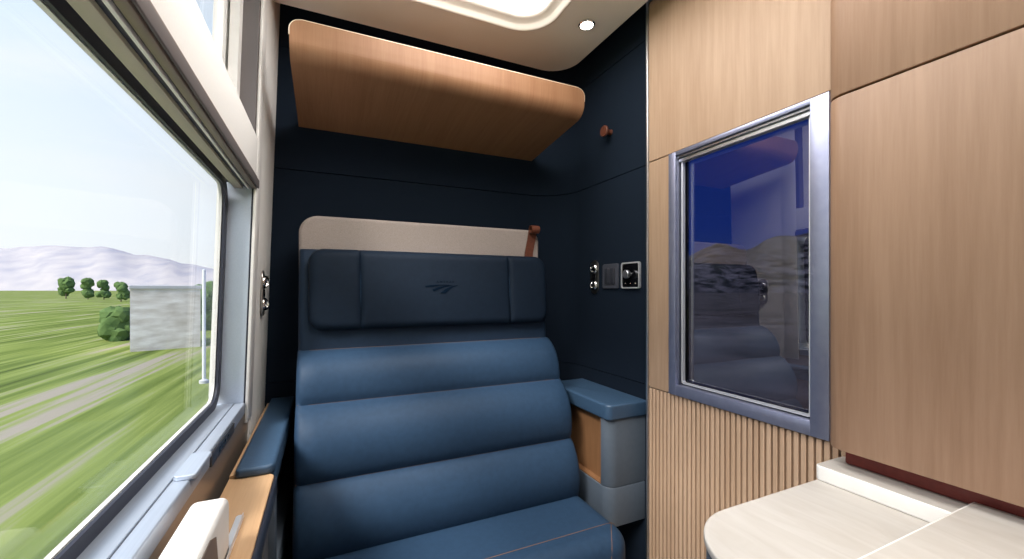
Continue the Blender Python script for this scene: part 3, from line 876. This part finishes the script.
# refine the last stretch for a round corner
fine = []; 
for i in range(nS - 1):
    k = 8 if i >= nS - 3 else (3 if i >= 3 else 4)
    for j in range(k):
        t_ = j / k
        fine.append((sec_out[i][0] + (sec_out[i + 1][0] - sec_out[i][0]) * t_, sec_out[i][1] + (sec_out[i + 1][1] - sec_out[i][1]) * t_))
fine.append(sec_out[-1])
Lf = [0.0]
for a, b in zip(fine, fine[1:]): Lf.append(Lf[-1] + math.hypot(b[0] - a[0], b[1] - a[1]))
tot = Lf[-1]; rc = 0.032
rim = []
loops = []
for i, (y, z) in enumerate(fine):
    a = Vector(fine[max(0, i - 1)]); b = Vector(fine[min(len(fine) - 1, i + 1)])
    d = (b - a).normalized(); nn = Vector((d.y, -d.x))    # towards the inside of the tray
    rem = tot - Lf[i]
    ins_ = 0.0 if rem >= rc else rc - math.sqrt(max(0, rc * rc - (rc - rem) ** 2))
    x0, x1 = HX0 + ins_, HX1 - ins_
    q = Vector((y, z)) + nn * th
    loops.append([(x0, y, Z(z)), (x1, y, Z(z)), (x1, q.x, Z(q.y)), (x0, q.x, Z(q.y))])
    rim.append(((x0, y, z), (x1, y, z), q))
loft(bm, loops)
new_obj('shelf_board', bm, 'oak_shelf', shelf, True, 50)
# pale edge banding round the lip
bm = bmesh.new()
path = []
sel = [k for k in range(len(fine)) if tot - Lf[k] <= 0.048]
for k in sel: path.append((rim[k][0][0], rim[k][0][1], Z(rim[k][0][2])))
for k in reversed(sel): path.append((rim[k][1][0], rim[k][1][1], Z(rim[k][1][2])))
path = [(p[0], p[1] + 0.002, p[2] + 0.0) for p in path]
tube(bm, path, 0.0022, 8)
tag(new_obj('edge_banding', bm, 'edge_white', shelf, True), 'pale edge banding')
box('wall_batten', 'navy_trim', HX0 + 0.02, HX1 - 0.06, 1.700, 1.738, Z(0.636), Z(0.70), 0.002, 2, shelf)

# ================================================================== FITTINGS ON THE WALLS
hook = empty('coat_hook', (XW, 1.346, Z(0.643)), 'small round copper-coloured coat peg on the navy partition', 'hook')
lathe_obj('peg_stem', 'tan', [(0.012, 0), (0.010, 0.004), (0.009, 0.020), (0.010, 0.026)], (XW, 1.346, Z(0.643)), (-1, 0, 0), hook)
lathe_obj('peg_head', 'tan', [(0.010, 0.022), (0.019, 0.026), (0.0225, 0.030), (0.0225, 0.036), (0.0205, 0.0385), (0.0, 0.0385)], (XW, 1.346, Z(0.643)), (-1, 0, 0), hook)

def twin_lamp(label, x, y, dz, dirx, tall):
    o = empty('reading_light', (x, y, Z(dz)), label, 'reading light')
    bm = bmesh.new()
    pts = rrect(y, Z(dz), 0.058, tall, 0.029, 10)
    prism(bm, pts, min(x, x + dirx * 0.006), max(x, x + dirx * 0.006), 'x', 0.002, 2)
    new_obj('back_plate', bm, 'dark_chrome', o, True)
    for s in (1, -1):
        c = (x + dirx * 0.006, y, Z(dz + s * tall * 0.24))
        prof = [(0.021, 0), (0.021, 0.002), (0.019, 0.007), (0.0145, 0.010), (0.0125, 0.0095), (0.0105, 0.005), (0.0, 0.004)]
        lathe_obj('swivel_head', 'chrome', prof, c, (dirx, -0.25, -0.15 * s), o)
    bm = bmesh.new()
    add_box(bm, min(x + dirx * .006, x + dirx * .008), max(x + dirx * .006, x + dirx * .008), y - 0.012, y + 0.012, Z(dz - 0.012), Z(dz + 0.012), 0.0006, 1)
    new_obj('centre_plate', bm, 'black_gloss', o)
    return o
twin_lamp('oval chrome fitting with two round heads on the navy partition', XW, 1.452, 0.056, -1, 0.145)
sw = empty('switch_panel', (XW, 1.343, Z(0.056)), 'smoked grey switch plate between the chrome fitting and the knob panel', 'switch')
bm = bmesh.new(); prism(bm, rrect(1.343, Z(0.056), 0.100, 0.100, 0.008, 6), XW - 0.007, XW, 'x', 0.002, 2); new_obj('plate', bm, 'mid_grey', sw, True)
for yk in (1.3255, 1.3605):
    bm = bmesh.new(); add_box(bm, XW - 0.0115, XW - 0.0068, yk - 0.014, yk + 0.014, Z(0.024), Z(0.088), 0.0015, 2); new_obj('rocker', bm, 'charcoal', sw, True)
kp = empty('knob_panel', (XW, 1.222, Z(0.056)), 'black square panel with chrome rim and a metal dimmer knob', 'control panel')
bm = bmesh.new(); ring(bm, rrect(1.222, Z(0.056), 0.102, 0.100, 0.010, 6), rrect(1.222, Z(0.056), 0.092, 0.090, 0.007, 6), XW - 0.009, XW, 'x'); tag(new_obj('rim', bm, 'bead_silver', kp, True), 'chrome rim')
bm = bmesh.new(); prism(bm, rrect(1.222, Z(0.056), 0.093, 0.091, 0.007, 6), XW - 0.006, XW - 0.0005, 'x'); new_obj('face_plate', bm, 'black_gloss', kp)
lathe_obj('knob', 'alu', [(0.007, 0.005), (0.0065, 0.014), (0.010, 0.016), (0.0150, 0.017), (0.016, 0.019), (0.016, 0.030), (0.0145, 0.032), (0, 0.032)], (XW, 1.222, Z(0.060)), (-1, 0, 0), kp)
bm = bmesh.new()
for k in (-1, 0, 1):
    bm = bmesh.new()
    add_box(bm, XW - 0.0068, XW - 0.0058, 1.222 + k * 0.028 - 0.002, 1.222 + k * 0.028 + 0.002, Z(0.024), Z(0.027))
    new_obj('indicator', bm, 'edge_white', kp)
twin_lamp('oval chrome fitting with two round heads on the cream window pillar', XL + 0.0005, 1.548, -0.010, 1, 0.148)

# ================================================================== OAK CUPBOARD, LEDGE AND TABLE ON THE RIGHT
cup = empty('wall_cupboard', (0.97, -0.2, Z(-0.321)), 'tall flush oak cupboard with rounded edge above the stone table', 'cupboard')
XC = 0.935
def door(z0, z1, name):
    r = 0.036
    pts = [(XO - 0.0005, -0.95), (XO - 0.0005, 0.5), (XC + r, 0.5)]
    for i in range(1, 11):
        a = PI / 2 + PI / 2 * i / 10
        pts.append((XC + r + r * math.cos(a), 0.5 - r + r * math.sin(a)))
    pts.append((XC, -0.95))
    bm = bmesh.new(); prism(bm, pts, Z(z0), Z(z1), 'z', 0.002, 2)
    return new_obj(name, bm, 'oak_cup', cup, True)
door(-0.321, 0.3875, 'lower_door'); door(0.3915, 0.968, 'upper_door')
box('inner_carcass', 'dark', 0.955, XO - .001, -0.94, 0.47, Z(-0.31), Z(0.96), parent=cup)
box('maroon_strip', 'maroon', 0.982, XO - 0.001, -0.94, 0.484, Z(-0.3605), Z(-0.3212), 0.004, 3, cup)

lg = empty('back_ledge', (0.977, -0.2, Z(-0.39)), 'narrow raised white ledge behind the stone table under the cupboard', 'ledge')
pts = rrect((0.922 + XO - .0005) / 2, (0.509 - 0.94) / 2, XO - .0005 - 0.922, 0.509 + 0.94, 0.01, 6, (0.001, 0.001, 0.010, 0.001))
bm = bmesh.new(); prism(bm, pts, Z(-0.3912), Z(-0.3612), 'z', 0.0025, 3); new_obj('ledge_body', bm, 'white', lg, True)
bm = bmesh.new(); prism(bm, inset_scale(pts, 0.0022), Z(-0.3615), Z(-0.3607), 'z'); new_obj('ledge_top', bm, 'stone', lg)

tb = empty('side_table', (0.75, 0.1, 0), 'pale stone table top with rounded corner against the slatted wall', 'table')
TX0, TY1, TR = 0.514, 0.5066, 0.132
def table_outline(off):
    pts = [(XO - .0008, -0.60), (XO - .0008, TY1 - off)]
    for i in range(17):
        a = PI / 2 + PI / 2 * i / 16
        pts.append((TX0 + TR + (TR - off) * math.cos(a), TY1 - TR + (TR - off) * math.sin(a)))
    pts.append((TX0 + off, -0.60))
    return pts
bm = bmesh.new(); prism(bm, table_outline(0), Z(-0.4056), Z(-0.3916), 'z', 0.003, 3); new_obj('table_top', bm, 'stone', tb, True)
bm = bmesh.new(); prism(bm, table_outline(0.004), Z(-0.47), Z(-0.4058), 'z', 0.002, 2); new_obj('apron', bm, 'slate', tb, True)
bm = bmesh.new(); prism(bm, table_outline(0.05), 0.0, Z(-0.47), 'z', 0.002, 2); new_obj('pedestal', bm, 'slate', tb, True)

lf = empty('table_leaf', (0.75, -0.05, Z(-0.3605)), 'second pale stone leaf lying across the ledge at the front right', 'table leaf')
pts = rrect((0.52 + 0.981) / 2, (0.299 - 0.60) / 2, 0.981 - 0.52, 0.899, 0.008, 6, (0.002, 0.004, 0.03, 0.03))
bm = bmesh.new(); prism(bm, pts, Z(-0.3605), Z(-0.3514), 'z', 0.003, 3); new_obj('leaf_body', bm, 'white', lf, True)
bm = bmesh.new(); prism(bm, inset_scale(pts, 0.0045), Z(-0.3520), Z(-0.3508), 'z'); new_obj('leaf_top', bm, 'stone', lf, True)

# ================================================================== OUTSIDE
GZ = H - 3.2
def field_mat():
    mt, n, l, b = base('field_grass', (0.2, 0.3, 0.07, 1), 1.0, 0, 0.0)
    tc = n.new('ShaderNodeTexCoord')
    mp = n.new('ShaderNodeMapping'); mp.inputs['Scale'].default_value = (0.8, 0.03, 1)
    n1 = n.new('ShaderNodeTexNoise'); n1.inputs['Scale'].default_value = 1.0; n1.inputs['Detail'].default_value = 6
    l.new(tc.outputs['Object'], mp.inputs[0]); l.new(mp.outputs[0], n1.inputs[0])
    rp = n.new('ShaderNodeValToRGB'); cr = rp.color_ramp
    cr.elements[0].position = 0.36; cr.elements[0].color = (0.085, 0.115, 0.035, 1)
    cr.elements[1].position = 0.60; cr.elements[1].color = (0.42, 0.37, 0.29, 1)
    q = cr.elements.new(0.45); q.color = (0.17, 0.225, 0.058, 1)
    q = cr.elements.new(0.54); q.color = (0.29, 0.35, 0.10, 1)
    mp3 = n.new('ShaderNodeMapping'); mp3.inputs['Scale'].default_value = (3.2, 0.09, 1)
    n3 = n.new('ShaderNodeTexNoise'); n3.inputs['Scale'].default_value = 1.0; n3.inputs['Detail'].default_value = 5
    l.new(tc.outputs['Object'], mp3.inputs[0]); l.new(mp3.outputs[0], n3.inputs[0])
    mxn = n.new('ShaderNodeMixRGB'); mxn.inputs[0].default_value = 0.42
    l.new(n1.outputs['Fac'], mxn.inputs[1]); l.new(n3.outputs['Fac'], mxn.inputs[2])
    l.new(mxn.outputs[0], rp.inputs[0])
    n2 = n.new('ShaderNodeTexNoise'); n2.inputs['Scale'].default_value = 0.02; n2.inputs['Detail'].default_value = 3
    l.new(tc.outputs['Object'], n2.inputs[0])
    mx = n.new('ShaderNodeMixRGB'); mx.blend_type = 'MULTIPLY'; mx.inputs[0].default_value = 0.35
    l.new(rp.outputs[0], mx.inputs[1]); l.new(n2.outputs['Fac'], mx.inputs[2])
    l.new(mx.outputs[0], b.inputs['Base Color'])
    return mt
M['field'] = field_mat()
M['hill'] = noise_mat('hazy_pale_hillside', (0.36, 0.35, 0.39, 1), (0.50, 0.46, 0.45, 1), (1, 1, 2.5), ns=0.008, detail=8, rough=1.0, spec=0.0)  # distance haze mixed into the hill's pale lavender colour
M['rock_hill'] = noise_mat('rocky_hillside', (0.03, 0.027, 0.025, 1), (0.30, 0.25, 0.21, 1), (1, 1, 3.0), ns=0.05, detail=10, rough=1.0, spec=0.0, lo=0.4, hi=0.6)
M['scrub'] = noise_mat('dry_stony_scrub', (0.10, 0.075, 0.05, 1), (0.34, 0.27, 0.20, 1), ns=0.25, detail=9, rough=1.0, spec=0.0)
M['gravel'] = noise_mat('pale_trackside_gravel', (0.40, 0.37, 0.31, 1), (0.56, 0.52, 0.45, 1), (1, 0.12, 1), ns=1.6, detail=8, rough=1.0, spec=0.0)
M['foliage'] = noise_mat('tree_foliage', (0.06, 0.11, 0.035, 1), (0.15, 0.23, 0.08, 1), ns=1.2, detail=5, rough=1.0, spec=0.1)
M['bark'] = noise_mat('bark', (0.12, 0.09, 0.06, 1), (0.2, 0.15, 0.11, 1), ns=3, rough=0.9)
M['stucco'] = noise_mat('pale_stucco', (0.60, 0.53, 0.46, 1), (0.95, 0.90, 0.85, 1), (1, 1, 3), ns=1.1, detail=6, rough=0.95)
M['roof'] = noise_mat('pale_roof', (0.50, 0.50, 0.52, 1), (0.6, 0.6, 0.62, 1), ns=2, rough=0.9)
M['pole'] = base('white_painted_pole', (0.78, 0.80, 0.82, 1), 0.5)[0]

bm = bmesh.new()
bmesh.ops.create_grid(bm, x_segments=8, y_segments=8, size=6000)
bm.transform(Matrix.Translation((-5998, 0, GZ)))
tag(new_obj('ground', bm, 'field'), kind='structure')
tag(box('track_bed', 'gravel', -2.5, 3.0, -120, 220, GZ, GZ + 0.06), kind='structure')
bm = bmesh.new()
bmesh.ops.create_grid(bm, x_segments=8, y_segments=8, size=6000)
bm.transform(Matrix.Translation((6002, 0, GZ)))
tag(new_obj('ground', bm, 'scrub'), kind='structure')

def from_px(u, v, dist):
    """ground-plan point seen at column u, at a distance along the view axis"""
    t = (u - 512) / F_PX
    return Vector(((math.sin(YAW) + math.cos(YAW) * t) * dist, (math.cos(YAW) - math.sin(YAW) * t) * dist, H + (290 - v) / F_PX * dist))

def ridge(name, prof, dist, depth, mat, seedv, rough):
    """a range of hills whose skyline runs through (u, v) points at a distance"""
    rnd = random.Random(seedv)
    us = [p[0] for p in prof]
    loops = []
    N = 90; Mr = 12
    for j in range(Mr + 1):
        s = j / Mr
        lp = []
        for i in range(N + 1):
            u = us[0] + (us[-1] - us[0]) * i / N
            for a, b in zip(prof, prof[1:]):
                if a[0] <= u <= b[0]:
                    k = (u - a[0]) / (b[0] - a[0]); k = k * k * (3 - 2 * k)
                    v = a[1] + (b[1] - a[1]) * k; break
            hgt = (290 - v) / F_PX * dist
            p = from_px(u, 290, dist)
            d = Vector((p.x, p.y)).normalized()
            off = (s - 0.55) * depth
            if s < 0.55: f = (s / 0.55) ** 0.8
            else: f = 1 - (s - 0.55) / 0.45
            gul = math.sin(u * 0.11 + seedv) * 0.5 + math.sin(u * 0.29 + 1.3 * seedv) * 0.3
            mid = math.sin(PI * min(1, s / 0.55)) if s < 0.55 else 0
            z = GZ - 2 + (hgt + 3) * f + mid * rough * gul * dist * 0.01 + (rnd.random() - .5) * rough * dist * 0.0022 * mid
            lp.append((p.x + d.x * off, p.y + d.y * off, z))
        loops.append(lp)
    bm = bmesh.new(); loft(bm, loops, False, False, False)
    o = new_obj(name, bm, mat, None, True, 180)
    return tag(o, kind='structure')
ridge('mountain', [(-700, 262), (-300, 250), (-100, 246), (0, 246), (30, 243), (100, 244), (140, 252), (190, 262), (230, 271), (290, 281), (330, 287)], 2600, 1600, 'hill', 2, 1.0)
ridge('mountain', [(610, 281), (680, 254), (722, 240), (745, 246), (780, 232), (830, 226), (900, 215), (1000, 225), (1300, 250)], 700, 520, 'rock_hill', 5, 1.2)

def foliage_bm(bm, c, rx, rz, seedv, n=9):
    rnd = random.Random(seedv)
    for k in range(n):
        t = bmesh.new(); bmesh.ops.create_icosphere(t, subdivisions=2, radius=1)
        s = rx * rnd.uniform(0.45, 0.7)
        for v in t.verts:
            v.co *= rnd.uniform(0.82, 1.18)
        a = rnd.uniform(0, 2 * PI); rr = rx * rnd.uniform(0.1, 0.65)
        h = rnd.uniform(-0.75, 0.8)
        merge(bm, t, Matrix.Translation((c[0] + rr * math.cos(a) * (1 - max(0, h) * .6), c[1] + rr * math.sin(a) * (1 - max(0, h) * .6), c[2] + h * rz)) @ Matrix.Diagonal((s, s, s * 1.1, 1)))

trees = [(66, 298, 276, 150, 'dark green tree leftmost of the row across the field'),
         (88, 299, 279, 140, 'dark green tree second from left in the row across the field'),
         (104, 299, 280, 135, 'dark green tree second from right in the row across the field'),
         (121, 302, 281, 110, 'dark green tree rightmost of the row across the field')]
for i, (u, vb, vt, d, lab) in enumerate(trees):
    p = from_px(u, 290, d); top = H + (290 - vt) / F_PX * d
    hgt = top - GZ
    t = empty('field_tree', (p.x, p.y, GZ), lab, 'tree', 'trees across the field')
    bm = bmesh.new(); foliage_bm(bm, (p.x, p.y, GZ + hgt * 0.52), hgt * 0.30, hgt * 0.42, 30 + i, 12); new_obj('crown', bm, 'foliage', t)
    lathe_obj('trunk', 'bark', [(hgt * .022, 0), (hgt * .016, hgt * .3), (hgt * .01, hgt * .6)], (p.x, p.y, GZ), (0, 0, 1), t, 10)
bushes = [(118, 345, 303, 26, 'broad green bush left of the pale building'), (206, 345, 283, 33, 'green bush at the right end of the pale building'),
          (222, 335, 289, 40, 'green bush behind the white pole')]
for i, (u, vb, vt, d, lab) in enumerate(bushes):
    p = from_px(u, 290, d); top = H + (290 - vt) / F_PX * d; hgt = top - GZ
    bm = bmesh.new(); foliage_bm(bm, (p.x, p.y, GZ + hgt * 0.45), hgt * 0.42, hgt * 0.45, 60 + i, 16)
    o = new_obj('bush', bm, 'foliage'); tag(o, lab, 'bush', 'bushes beside the field')

# low pale building
bp_ = from_px(130, 290, 21.0); bn_ = Vector((bp_.x, bp_.y, 0)).normalized(); bq_ = bp_ + Vector((-bn_.y, bn_.x, 0)) * -2.9
bl = empty('farm_building', ((bp_.x + bq_.x) / 2, (bp_.y + bq_.y) / 2, GZ), 'low pale stucco building beside the field, seen through the window', 'building')
ex = Vector((bq_.x - bp_.x, bq_.y - bp_.y, 0)); wd = ex.length; ex.normalize(); ey = Vector((-ex.y, ex.x, 0))
if ey.dot(Vector((bp_.x, bp_.y, 0))) < 0: ey = -ey
Rm = Matrix(((ex.x, ey.x, 0, bp_.x), (ex.y, ey.y, 0, bp_.y), (0, 0, 1, GZ), (0, 0, 0, 1)))
def bpart(name, mat, x0, x1, y0, y1, z0, z1, bev=0.0):
    bm = bmesh.new(); add_box(bm, x0, x1, y0, y1, z0, z1, bev, 2); bm.transform(Rm); return new_obj(name, bm, mat, bl)
bpart('wall', 'stucco', 0, wd, 0, 4, 0, 3.25)
bpart('roof', 'roof', -0.06, wd + 0.06, -0.06, 4.1, 3.25, 3.45, 0.03)

pp = from_px(204, 290, 14)
pole = empty('signal_pole', (pp.x, pp.y, GZ), 'slim white pole standing close outside the window', 'pole')
lathe_obj('pole_shaft', 'pole', [(0.055, 0), (0.05, 3.9), (0.0, 3.92)], (pp.x, pp.y, GZ), (0, 0, 1), pole, 14)
lathe_obj('pole_foot', 'roof', [(0.14, 0), (0.14, 0.10), (0.07, 0.14)], (pp.x, pp.y, GZ), (0, 0, 1), pole, 14)
